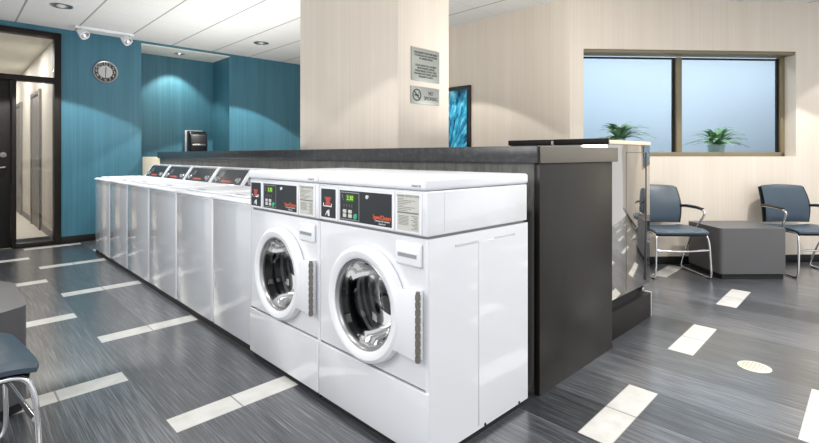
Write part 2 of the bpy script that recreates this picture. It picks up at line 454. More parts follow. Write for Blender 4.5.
# corridor beyond the doorway
bm = new(); box(bm, -1.9, -.19, YB+.12, 14.0, -.06, 0.0); struct(finish('floor_corridor', bm, M['corridor_floor']), 'pale tiled corridor floor beyond the doorway', 'floor')
bm = new(); box(bm, -1.9, -.19, YB+.12, 14.0, 2.64, 2.68); struct(finish('ceiling_corridor', bm, M['white_paint']), 'white corridor ceiling seen through the transom', 'ceiling')
bm = new(); box(bm, -.19, -.09, YB+.13, 14.0, 0, 2.68); box(bm, -2.0, -1.9, YB+.12, 14.0, 0, 2.68); box(bm, -1.9, -.19, 14.0, 14.1, 0, 2.68)
struct(finish('wall_corridor', bm, M['corridor_wall']), 'cream corridor walls seen through the doorway glass', 'wall')
bm = new(); box(bm, -.204, -.19, YB+.13, 14.0, 0, .09); struct(finish('baseboard_corridor', bm, M['door_dark']), 'taupe baseboard along the corridor', 'baseboard')
for n_, (a, b) in ((2, (7.75, 8.75)), (3, (10.2, 11.2))):
    d = bpy.data.objects.new('door_%d' % n_, None); COL.objects.link(d)
    struct(d, ('first' if n_ == 2 else 'second') + ' dark corridor door behind the glass', 'door')
    bm = new(); box(bm, -.225, -.192, a, a+.07, 0, 2.1, .003); box(bm, -.225, -.192, b-.07, b, 0, 2.1, .003); box(bm, -.225, -.192, a+.07, b-.07, 2.03, 2.1, .003); finish('door_frame', bm, M['taupe'], d)
    bm = new(); box(bm, -.21, -.192, a+.07, b-.07, .008, 2.03, .002); finish('door_leaf', bm, M['door_dark'], d)

# column standing on the counter line
CXC, CX2, CY1, CY2 = .95, 1.465, 1.183, 2.413
WT0, WT1 = 1.073, 1.153
bm = new(); box(bm, CXC, CX2, CY1, CY2, WT1+.001, H-.001, .006, 2)
struct(finish('wall_column', bm, M['beige']), 'square beige wallpapered column rising behind the washers', 'column')
# low oak-faced wall at the far end of the counter
bm = new(); box(bm, .75, 1.5, 5.46, YB-.001, 0, 1.088, .003)
struct(finish('wall_low', bm, M['oak']), 'low pale oak faced wall at the end of the counter', 'wall')

# ------------------------------------------------------------------ signs on the column
def sign(name, lab, x0, x1, z0, z1):
    r = thing(name, lab, 'sign', ((x0+x1)/2, CY1, (z0+z1)/2))
    w, h = (x1-x0)/2, (z1-z0)/2
    bm = new(); box(bm, -w, w, -.008, -.0002, -h, h, .002); finish('plate', bm, M['sign'], r); return r
r = sign('notice_sign', 'square steel notice plate with lines of small print, upper on the column', 1.07, 1.352, 1.628, 1.856)
lettering('lettering', 'MANAGEMENT IS NOT RESPONSIBLE\nFOR ARTICLES LEFT UNATTENDED\nIN LAUNDRY ROOM', .0195, M['black_print'], r, (0, -.0085, .062), (1, 0, 0), (0, 0, 1), squash=.74)
lettering('lettering', 'PLEASE REMOVE ALL CLOTHING\nFROM WASHERS & DRYERS\nWHEN FINISHED. DO NOT LEAVE\nMACHINES UNATTENDED. REPORT\nPROBLEMS TO OFFICE', .0195, M['black_print'], r, (0, -.0085, -.045), (1, 0, 0), (0, 0, 1), squash=.74)
r = sign('no_smoking_sign', 'steel NO SMOKING plate under the notice plate', 1.066, 1.35, 1.468, 1.588)
bm = new(); lathe(bm, [(.034, 0), (.034, .0012), (.042, .0012), (.042, 0)], (-.088, -.008, 0), (0, -1, 0), 32, True)
box(bm, -.037, .037, -.0012, 0, -.004, .004, 0, 2, Matrix.Translation((-.088, -.008, 0)) @ Matrix.Rotation(math.radians(45), 4, 'Y'))
box(bm, -.112, -.070, -.0092, -.008, -.006, .003); tube(bm, [(-.07, -.0085, .006), (-.066, -.0085, .014), (-.072, -.0085, .02)], .0015, 6)
finish('smoking_symbol', bm, M['black_print'], r)
lettering('lettering', 'NO\nSMOKING', .038, M['black_print'], r, (.052, -.0085, .0), (1, 0, 0), (0, 0, 1), squash=.82)

# ------------------------------------------------------------------ clock
r = thing('wall_clock', 'round wall clock with black number ring on the teal wall', 'clock', (.304, YB, 2.214))
bm = new(); lathe(bm, [(.128, 0), (.146, 0), (.146, .02), (.14, .028), (.128, .024), (.128, 0)], (0, -.001, 0), (0, -1, 0), 48); finish('rim', bm, M['brushed'], r)
bm = new(); lathe(bm, [(0, .012), (.129, .012)], (0, -.001, 0), (0, -1, 0), 48); dial = finish('dial', bm, M['black_plastic'], r)
bm = new(); lathe(bm, [(0, .0135), (.082, .0135), (.082, .012)], (0, -.001, 0), (0, -1, 0), 48); finish('dial_centre', bm, M['white_print'], dial)['label'] = 'white dial centre'
for i in range(12):
    a = 2*PI*i/12
    lettering('numeral', str(i if i else 12), .05, M['white_print'], dial, (.103*math.sin(a), -.0145, .103*math.cos(a)), (1, 0, 0), (0, 0, 1))
bm = new(); box(bm, -.004, .004, -.017, -.0155, -.095, .01); finish('minute_hand', bm, M['black_print'], r)
bm = new(); box(bm, -.005, .005, -.0195, -.018, -.01, .06, 0, 2, Matrix.Rotation(math.radians(4), 4, 'Y')); finish('hour_hand', bm, M['black_print'], r)
bm = new(); lathe(bm, [(0, .0245), (.127, .0245)], (0, -.001, 0), (0, -1, 0), 48); finish('glass', bm, M['glass'], r)

# ------------------------------------------------------------------ framed print
r = thing('framed_print', 'teal feathery print in a black frame beside the column', 'picture', (XR, 2.93, 1.45))
hw, hh, fw_ = .50, .50, .045
bm = new()
box(bm, -.035, -.001, -hw, hw, hh-fw_, hh, .002); box(bm, -.035, -.001, -hw, hw, -hh, -hh+fw_, .002); box(bm, -.035, -.001, -hw, -hw+fw_, -hh+fw_, hh-fw_, .002); box(bm, -.035, -.001, hw-fw_, hw, -hh+fw_, hh-fw_, .002)
finish('picture_frame', bm, M['black_plastic'], r)
bm = new(); box(bm, -.018, -.002, -hw+fw_, hw-fw_, -hh+fw_, hh-fw_); finish('print', bm, M['art'], r)

# ------------------------------------------------------------------ recessed lights and track
def can(name, lab, x, y, z, ro, ri, dep, group=None, lit=True):
    r = thing(name, lab, 'ceiling light', (x, y, z), 0, group)
    bm = new(); lathe(bm, [(ri, .0), (ri, -.004), (ro*.92, -.007), (ro, -.003), (ro, -.0003), (ri, -.0003)], (0, 0, 0), (0, 0, 1), 36); finish('trim_ring', bm, M['brushed'], r)
    bm = new(); lathe(bm, [(ri, -.002), (ri*.96, dep*.3), (ri*.75, dep*.8), (ri*.7, dep)], (0, 0, 0), (0, 0, 1), 36); finish('reflector', bm, M['brushed'], r)
    bm = new(); lathe(bm, [(0, dep*.3), (ri*.5, dep*.33), (ri*.62, dep*.7)], (0, 0, 0), (0, 0, 1), 24); finish('lamp', bm, M['bulb'], r)
    return r
can('recessed_light', 'recessed ceiling light nearest the glazed doorway', *CANS[0], H, .105, .064, .1, 'recessed ceiling lights')
can('recessed_light', 'recessed ceiling light near the column', *CANS[1], H, .105, .064, .1, 'recessed ceiling lights')
can('alcove_light', 'small lit downlight in the white alcove soffit', 1.34, 6.50, ALZ, .075, .049, .02)

r = thing('track_light', 'white two-headed track light over the clock wall', 'track light', (0, 0, H))
bm = new(); box(bm, -.08, .56, 5.86, 5.895, -.03, -.0005, .003); finish('track', bm, M['enamel_warm'], r)
for hx, hy in ((.0, 5.877), (.47, 5.877)):
    bm = new(); tube(bm, [(hx, hy, -.03), (hx, hy, -.05)], .009); 
    tube(bm, [(hx-.055, hy, -.09), (hx-.05, hy, -.06), (hx, hy, -.048), (hx+.05, hy, -.06), (hx+.055, hy, -.09)], .006, 8)
    finish('bracket', bm, M['enamel_warm'], r)
    ax = Vector((.35, -.55, -.55)).normalized(); o = Vector((hx, hy, -.09))
    bm = new(); lathe(bm, [(0, -.05), (.025, -.048), (.045, -.03), (.054, .0), (.057, .045), (.05, .045), (.047, .03)], o, ax, 28)
    hd = finish('lamp_head', bm, M['enamel_warm'], r)
    bm = new(); lathe(bm, [(.048, .035), (.03, .015), (0, .008)], o, ax, 24); finish('lens', bm, M['chrome'], hd)

for i, yy in enumerate((7.6, 9.4, 11.2)):
    r = thing('corridor_light', ['corridor ceiling light just past the transom', 'second corridor ceiling light through the transom', 'deepest corridor ceiling light through the transom'][i], 'ceiling light', (-.75, yy, 2.64), 0, 'corridor ceiling lights')
    bm = new(); lathe(bm, [(.05, -.001), (.07, -.001), (.07, -.006), (.05, -.01), (.05, -.001)], (0, 0, 0), (0, 0, 1), 24); finish('trim_ring', bm, M['enamel_warm'], r)
    bm = new(); lathe(bm, [(0, -.004), (.05, -.004)], (0, 0, 0), (0, 0, 1), 24); finish('lamp', bm, M['bulb'], r)

# ------------------------------------------------------------------ towel dispenser in the alcove
r = thing('towel_dispenser', 'black glossy paper towel dispenser on the alcove wall', 'dispenser', (1.68, ALY, 1.10))
bm = new(); box(bm, -.145, .13, -.03, -.001, 0, .41, .006); finish('back_plate', bm, M['enamel_warm'], r)['label'] = 'white back plate'
bm = new(); prism(bm, [(-.03, .01), (-.16, .02), (-.21, .07), (-.225, .2), (-.2, .34), (-.15, .395), (-.03, .4)], 'x', -.13, .135, .018, 3); finish('cover', bm, M['black_plastic'], r)
bm = new(); box(bm, -.10, .10, -.232, -.2, .16, .19, .006); finish('paper_slot', bm, M['brushed'], r)

# ------------------------------------------------------------------ counter
ctr = thing('counter', 'long dark counter base running behind the white washers', 'counter', (0, 0, 0))
bm = new(); box(bm, .75, 1.50, .03, 5.455, 0, WT0); finish('counter_base', bm, M['stone'], ctr)
bm = new(); box(bm, .745, 1.535, .0, .03, 0, WT0, .002); finish('end_panel', bm, M['espresso'], ctr)['label'] = 'dark espresso end panel'
bm = new(); box(bm, 1.5, 1.535, .03, 5.455, 0, WT0); finish('back_panel', bm, M['espresso'], ctr)
wt = thing('worktop', 'long dark granite worktop on the counter', 'worktop', (0, 0, 0))
bm = new(); box(bm, .722, 1.585, .0, 5.46, WT0, WT1, .003); finish('slab', bm, M['granite'], wt)
bm = new(); box(bm, .74, 1.588, -.012, .0, WT0, WT1, .003); finish('end_cap', bm, M['taupe'], wt)['label'] = 'taupe edge strip'

# ------------------------------------------------------------------ polished machine behind the counter
st = thing('laundry_machine', 'polished grey steel machine backed against the counter end', 'machine', (1.605, .05, 0))
DX, DY = .664, .69
bm = new(); box(bm, 0, DX, 0, DY, .235, 1.178, .004); finish('body', bm, M['polished'], st)
bm = new(); box(bm, .001, DX+.004, -.004, DY, 1.178, 1.202, .002); finish('top_panel', bm, M['oak'], st)['label'] = 'pale top edge'
bm = new(); box(bm, -.012, .10, 0, .355, 1.178, 1.212, .003); box(bm, -.012, .10, .377, DY+.01, 1.178, 1.212, .003); finish('rear_cover', bm, M['black_metal'], st)['label'] = 'black rear covers'
bm = new(); box(bm, .255, .259, -.0012, 0, .26, 1.13); box(bm, .255, .60, -.0012, 0, 1.126, 1.13); box(bm, .596, .60, -.0012, 0, .26, 1.13); finish('panel_seam', bm, M['laminate'], st)
bm = new(); box(bm, .01, DX-.04, .03, DY, .02, .235); finish('pedestal_core', bm, M['rubber'], st)
bm = new(); box(bm, -.01, DX+.004, -.006, DY, .0, .165, .004); finish('pedestal', bm, M['black_metal'], st)
bm = new(); box(bm, DX+.004, DX+.010, -.006, .3, .0, .17, .001); finish('pedestal_trim', bm, M['enamel_warm'], st)['label'] = 'pale edge strip'
bm = new(); box(bm, .52, .56, -.004, .02, .2, .225, .002); finish('latch', bm, M['chrome'], st)

# ------------------------------------------------------------------ front load washers
W = .683
XN = (0, -1, 0); ZN = (0, 0, 1)
fl = thing('front_load_washer', 'white front load washer at the near end, beside the dark end panel', 'washer', (0, 0, 0), 0, 'front load washers')
g = .003
bm = new()
# cabinet lower and upper sections, with a round cut for the door in the front sheet
def front_sheet(bm, y0, y1, z0, z1, cy, cz, r, x, n=64):
    t = bmesh.new(); ring = []; outer = []; back = []
    for i in range(n):
        a = 2*PI*i/n; c, s = math.cos(a), math.sin(a)
        ring.append(t.verts.new((x, cy+r*c, cz+r*s))); back.append(t.verts.new((x+.12, cy+r*c, cz+r*s)))
        k = min(((y1-cy) if c > 0 else (cy-y0))/max(abs(c), 1e-6), ((z1-cz) if s > 0 else (cz-z0))/max(abs(s), 1e-6))
        outer.append(t.verts.new((x, cy+k*c, cz+k*s)))
    for i in range(n):
        j = (i+1) % n; t.faces.new((ring[i], ring[j], outer[j], outer[i])); t.faces.new((ring[i], back[i], back[j], ring[j]))
    for cyy, czz in ((y0, z0), (y0, z1), (y1, z0), (y1, z1)):
        co = t.verts.new((x, cyy, czz))
        best = min(range(n), key=lambda i: ((outer[i].co.y+outer[(i+1) % n].co.y)/2-cyy)**2+((outer[i].co.z+outer[(i+1) % n].co.z)/2-czz)**2)
        t.faces.new((outer[best], co, outer[(best+1) % n]))
    merge(bm, t)
DC, DZc = .335, .517
RB = .012
front_sheet(bm, RB, W-RB-g, .276, .806, DC, DZc, .205, 0.0)
# rounded front corners + sides + back as a bent sheet
def shell(bm, z0, z1, x0, x1):
    pts = []
    for i in range(5):
        a = PI/2*i/4; pts.append((x0+RB-RB*math.sin(a), g*.0+RB-RB*math.cos(a)))
    path = [(x1, 0.0)] + pts
    path2 = [(p[0], W-g-p[1]) for p in path[::-1]]
    loop = path+path2
    for (a, b) in zip(loop, loop[1:]+loop[:1]):
        if a[0] == x0 and b[0] == x0: continue
        v = [bm.verts.new((a[0], a[1], z0)), bm.verts.new((b[0], b[1], z0)), bm.verts.new((b[0], b[1], z1)), bm.verts.new((a[0], a[1], z1))]
        bm.faces.new(v)
DEP = .643
shell(bm, .028, .812, 0, DEP)
f4 = [bm.verts.new(p) for p in ((0, RB, .806), (0, W-g-RB, .806), (.0, W-g-RB, .812), (.0, RB, .812))]; bm.faces.new(f4)
box(bm, .02, DEP-.01, .01, W-g-.01, .028, .036); box(bm, .02, DEP-.01, .012, W-g-.012, .80, .811)
finish('cabinet', bm, M['enamel'], fl)
# raised side panels on both flanks
for yy0, yy1 in ((-.0022, 0.0),):
    bm = new(); box(bm, .288, .516, yy0, yy1, .045, .77, .001, 1)
    finish('side_panel', bm, M['enamel'], fl)
for a, b in ((.146, .283), (.395, .542)):
    bm = new(); box(bm, a, b, -.0026, -.0, .768, .776, .001, 1); finish('vent_slot', bm, M['enamel_front'], fl)
for bx in (.33, .573):
    bm = new(); lathe(bm, [(0, .003), (.005, .003), (.006, 0)], (bx, 0.0, .034), (0, -1, 0), 12); finish('bolt', bm, M['black_metal'], fl)
# kick panel, proud of the cabinet by a hair, with a seam above it
bm = new(); box(bm, -.006, .02, .001, W-g-.001, .028, .268, .005, 3); finish('kick_panel', bm, M['enamel'], fl)
bm = new(); box(bm, .012, DEP-.012, .012, W-g-.012, 0, .028); finish('plinth', bm, M['rubber'], fl)
bm = new(); tube(bm, [(.665, .03, .05), (.692, .028, .12), (.695, .028, .5), (.695, .028, .8), (.69, .028, .85), (.66, .03, .87), (.64, .03, .87)], .024, 12); finish('black_tube', bm, M['rubber'], fl)  # black tube standing behind the cabinet's back edge
# control housing and lid
bm = new(); box(bm, -.004, DEP-.004, .0, W-g, .820, .982, .006, 3); finish('control_housing', bm, M['enamel'], fl)
bm = new(); box(bm, .01, DEP-.02, .01, W-g-.01, .811, .821); finish('housing_seam', bm, M['grey_seal'], fl)
bm = new(); box(bm, .086, .090, -.0012, 0, .832, .975, .0005, 1); finish('housing_rib', bm, M['enamel'], fl)
bm = new(); box(bm, -.014, DEP+.004, -.0025, W-.0045, .984, 1.029, .012, 4); finish('lid', bm, M['enamel_warm'], fl)
bm = new()
box(bm, -.0085, -.003, .53, .662, .826, .972, .0015, 1); box(bm, -.0085, -.003, .168, .524, .826, .972, .0015, 1); box(bm, -.0085, -.003, .024, .162, .826, .972, .0015, 1)
finish('fascia', bm, M['enamel_warm'], fl)
XF = -.0085
bm = new(); box(bm, XF-.002, XF, .544, .653, .836, .962, .0008, 1); card = finish('card_reader', bm, M['black_panel'], fl)
bm = new(); prism(bm, [(.625, .926), (.572, .926), (.585, .908), (.578, .892), (.62, .892), (.612, .908)], 'x', XF-.003, XF-.002); finish('arrow_print', bm, M['red_print'], card)
bm = new(); box(bm, XF-.006, XF-.002, .565, .632, .883, .890, .001, 1); box(bm, XF-.006, XF-.002, .565, .570, .883, .9, .001, 1); box(bm, XF-.006, XF-.002, .627, .632, .883, .9, .001, 1); finish('card_slot', bm, M['chrome'], card)
bm = new(); prism(bm, [(.588, .872), (.606, .866), (.62, .846), (.616, .845), (.603, .86), (.598, .843), (.586, .843)], 'x', XF-.003, XF-.002); finish('card_symbol', bm, M['white_print'], card)
bm = new(); box(bm, XF-.002, XF, .181, .513, .835, .962, .0008, 1); disp = finish('display_panel', bm, M['black_panel'], fl)
bm = new()
a0, a1, b0, b1, wd = .376, .508, .840, .956, .0035
box(bm, XF-.0032, XF-.002, a0, a1, b0, b0+wd); box(bm, XF-.0032, XF-.002, a0, a1, b1-wd, b1); box(bm, XF-.0032, XF-.002, a0, a0+wd, b0, b1); box(bm, XF-.0032, XF-.002, a1-wd, a1, b0, b1)
finish('display_outline', bm, M['brushed'], disp)
bm = new(); box(bm, XF-.0035, XF-.002, .408, .468, .916, .946, .0005, 1); finish('screen', bm, M['lcd'], disp)
lettering('digits', '2:30', .026, M['lcd_digit'], disp, (XF-.0038, .438, .931), XN, ZN, depth=.0002)
bm = new()
for q in range(4): box(bm, XF-.0028, XF-.002, .424+.018*q, .428+.018*q, .893, .906)
box(bm, XF-.0028, XF-.002, .488, .496, .93, .945); box(bm, XF-.0028, XF-.002, .484, .488, .92, .93)
finish('panel_marks', bm, M['label_dark'], disp)
for q in range(4):
    yy_ = (.475, .438)[q % 2]; zz_ = (.875, .857)[q//2]
    bm = new(); box(bm, XF-.0045, XF-.002, yy_-.012, yy_+.012, zz_-.0075, zz_+.0075, .002, 2); finish('button', bm, M['button'], disp)
bm = new(); lathe(bm, [(0, .004), (.011, .0035), (.012, 0)], (XF-.002, .403, .857), (-1, 0, 0), 20); finish('start_button', bm, M['green_button'], disp)['label'] = 'green start button'
bm = new(); lathe(bm, [(0, .005), (.008, .0045), (.0095, 0)], (XF-.002, .324, .943), (-1, 0, 0), 20); finish('lock', bm, M['chrome'], disp)
lettering('brand_lettering', 'SpeedQueen', .024, M['orange'], disp, (XF-.0024, .237, .868), XN, ZN, depth=.0002, squash=.86)
lettering('brand_lettering', 'Commercial Laundry\nQuantum', .0105, M['white_print'], disp, (XF-.0024, .235, .849), XN, ZN, depth=.0002)
bm = new(); box(bm, XF-.0012, XF, .036, .151, .834, .967, .0005, 1); lab = finish('instruction_label', bm, M['label'], fl)
lettering('lettering', 'WASHER INSTRUCTIONS', .0105, M['black_print'], lab, (XF-.0014, .0935, .960), XN, ZN, depth=.0001)
bm = new()
for q in range(8): box(bm, XF-.0014, XF-.0012, .146-.03-.02*((q*7) % 4), .146, .9495-.0062*q, .9515-.0062*q)
box(bm, XF-.0014, XF-.0012, .038, .149, .897, .902)
for q in range(7): box(bm, XF-.0014, XF-.0012, .089, .143, .886-.0052*q, .888-.0052*q)
for q in range(10): box(bm, XF-.0014, XF-.0012, .042, .076-.008*(q % 3), .888-.0052*q, .890-.0052*q)
finish('label_print', bm, M['label_dark'], lab)
lettering('lid_lettering', 'Model 20', .012, M['black_print'], fl, (-.0145, .045, 1.0), XN, ZN, depth=.0002)
# soap dispenser drawer
bm = new(); box(bm, -.014, .0, .024, .160, .708, .794, .008, 3); so = finish('soap_dispenser', bm, M['enamel_warm'], fl)
bm = new(); box(bm, -.0155, -.0135, .044, .142, .738, .752, .0006, 1); finish('pull_slot', bm, M['grey_seal'], so)
bm = new(); box(bm, -.017, -.013, .040, .146, .752, .760, .0015, 2); finish('pull_lip', bm, M['enamel_warm'], so)
# door: ring, hinge block, glass bowl, drum
bm = new(); lathe(bm, [(.178, .012), (.181, .034), (.192, .043), (.212, .044), (.226, .034), (.231, .016), (.231, .004), (.178, .004)], (0, DC, DZc), (-1, 0, 0), 72, True)
door = finish('door', bm, M['enamel_warm'], fl)
bm = new(); lathe(bm, [(.1785, .03), (.175, .033), (.168, .024), (.168, .008), (.1785, .008)], (0, DC, DZc), (-1, 0, 0), 64); finish('door_seal', bm, M['brushed'], door)
bm = new(); lathe(bm, [(.168, .016), (.16, .006), (.15, -.03), (.135, -.075), (.10, -.10), (.05, -.11), (0, -.112)], (0, DC, DZc), (-1, 0, 0), 56); finish('door_glass', bm, M['door_glass'], door)
bm = new(); prism(bm, [(.02, .383), (.02, .632), (.148, .612), (.16, .60), (.16, .40), (.148, .39)], 'x', -.036, -.003, .005, 2); hb = finish('hinge_block', bm, M['enamel_warm'], door)
bm = new(); tube(bm, [(-.034, .017, .383), (-.034, .017, .632)], .008, 10); 
for q in range(9): lathe(bm, [(.008, 0), (.0105, .001), (.0105, .019), (.008, .02)], (-.034, .017, .386+.027*q), (0, 0, 1), 10)
finish('hinge', bm, M['hinge_metal'], door)
bm = new(); lathe(bm, [(0, .004), (.004, .003), (.005, 0)], (-.03, .157, .628), (-1, 0, 0), 10); finish('strike_pin', bm, M['black_metal'], door)
bm = new(); lathe(bm, [(.225, -.12), (.25, -.12), (.255, -.16), (.255, -.42), (.25, -.44)], (0, DC, DZc), (-1, 0, 0), 56)
for q in range(6): lathe(bm, [(.254, -.17-.04*q), (.246, -.18-.04*q), (.246, -.185-.04*q), (.254, -.195-.04*q)], (0, DC, DZc), (-1, 0, 0), 56)
for q in range(3):
    a = 2*PI*q/3+.5; c, s = math.cos(a), math.sin(a)
    Mx = Matrix(((1, 0, 0, 0), (0, c, -s, DC), (0, s, c, DZc), (0, 0, 0, 1)))
    t = new(); prism(t, [(.252, -.04), (.18, -.008), (.18, .008), (.252, .04)], 'x', .15, .42, .006, 2); bmesh.ops.transform(t, matrix=Mx, verts=t.verts); merge(bm, t)
drum = finish('drum', bm, M['drum'], fl)
bm = new(); lathe(bm, [(.204, .002), (.2, -.03), (.186, -.05), (.195, -.08), (.21, -.115), (.228, -.12)], (0, DC, DZc), (-1, 0, 0), 56); finish('door_gasket', bm, M['rubber'], fl)
bm = new()
bm.free()
for rr, hh_ in ((.21, -.115), (.17, -.40), (.125, -.40), (.08, -.39)):
    bm = new(); lathe(bm, [(rr-.006, hh_), (rr, hh_+.006), (rr+.006, hh_), (rr, hh_-.006)], (0, DC, DZc), (-1, 0, 0), 56, True); finish('drum_ring', bm, M['brushed'], drum)
bm = new(); lathe(bm, [(.252, -.435), (.2, -.43), (.18, -.42), (.165, -.43), (.12, -.425), (.1, -.41), (.085, -.425), (.03, -.42), (0, -.415)], (0, DC, DZc), (-1, 0, 0), 56); finish('drum_back', bm, M['drum'], drum)
bm = new()
for q in range(5):
    a = PI/2+2*PI*q/5; c, s = math.cos(a), math.sin(a)
    tube(bm, [(.405, DC+.03*c, DZc+.03*s), (.395, DC+.19*c, DZc+.19*s)], .011, 8)
finish('drum_spider', bm, M['chrome'], drum)
dup(fl, (0, W, 0), None, 'white front load washer next to the row of top loaders')

# ------------------------------------------------------------------ top load washers
def top_loader(w, lab, y):
    r = thing('top_load_washer', lab, 'washer', (.012, y, 0), 0, 'top load washers')
    g = .004; w = w-g
    bm = new(); box(bm, .004, .655, 0, w, .035, .834, .005, 2); finish('cabinet', bm, M['enamel'], r)
    bm = new(); box(bm, 0, .03, .014, w-.014, .035, .822, .006, 3); finish('front_panel', bm, M['enamel_front'], r)
    bm = new(); box(bm, .006, .63, .0, w, 0, .035); finish('plinth', bm, M['rubber'], r)
    bm = new(); prism(bm, [(-.008, .832), (-.010, .842), (-.004, .850), (.012, .853), (.66, .856), (.66, .834), (0, .832)], 'y', 0, w, .004, 2); finish('deck', bm, M['enamel_warm'], r)
    bm = new(); box(bm, .05, .445, .05, w-.05, .8545, .868, .006, 3); lid = finish('lid', bm, M['enamel_warm'], r)
    bm = new(); box(bm, .052, .075, w/2-.07, w/2+.07, .866, .8695, .001, 1); finish('finger_pull', bm, M['enamel_front'], lid)
    # console: white wedge with slanted cheeks and a black face
    bm = new(); prism(bm, [(.50, .855), (.592, .995), (.60, 1.004), (.668, 1.004), (.674, .998), (.674, .855)], 'y', 0.0, .03, .003, 2)
    prism(bm, [(.50, .855), (.592, .995), (.60, 1.004), (.668, 1.004), (.674, .998), (.674, .855)], 'y', w-.03, w, .003, 2)
    prism(bm, [(.514, .855), (.60, .986), (.592, .995), (.60, 1.004), (.668, 1.004), (.674, .998), (.674, .855)], 'y', .03, w-.03, .0)
    con = finish('console', bm, M['enamel'], r)
    d = Vector((.086, 0, .131)).normalized(); nrm = Vector((-d.z, 0, d.x)); o = Vector((.514, 0, .855))
    def fp(u, v, k=0.0): p = o+d*v+nrm*k; return Vector((p.x, u, p.z))
    def plate(bm, u0, u1, v0, v1, k0, k1):
        vs = [fp(u, v, k) for k in (k0, k1) for u, v in ((u0, v0), (u1, v0), (u1, v1), (u0, v1))]
        V = [bm.verts.new(p) for p in vs]
        for f in ((0, 1, 2, 3), (7, 6, 5, 4), (0, 4, 5, 1), (1, 5, 6, 2), (2, 6, 7, 3), (3, 7, 4, 0)): bm.faces.new([V[i] for i in f])
    bm = new(); plate(bm, .032, w-.032, .008, .152, .0003, .003); face = finish('control_face', bm, M['black_panel'], con); face['label'] = 'black control face'
    bm = new(); plate(bm, w*.38, w*.68, .022, .04, .003, .0036); finish('brand_strip', bm, M['red_print'], con)['label'] = 'orange brand strip'
    for u in (.12, w-.10):
        bm = new(); lathe(bm, [(0, .024), (.015, .022), (.021, .004), (.028, 0)], fp(u, .045, .003), nrm, 20); finish('knob', bm, M['brushed'], con)
    bm = new(); plate(bm, w-.20, w-.13, .07, .12, .003, .005); plate(bm, w-.185, w-.165, .03, .06, .003, .006); finish('coin_slot', bm, M['laminate'], con)
    return r
TB = [1.935+.668*k for k in range(6)]
labs = ['white top load washer third from the front loaders', 'white top load washer fourth from the front loaders', 'white top load washer second from the oak wall end', 'white top load washer at the far end of the row by the teal wall']
tl = top_loader(.668, 'white top load washer second from the front loaders', TB[0])
for q in range(1, 5): dup(tl, (.012, TB[q], 0), None, labs[q-1])
top_loader(TB[0]-2*W-.004, 'white top load washer touching the front load pair', 2*W+.002)

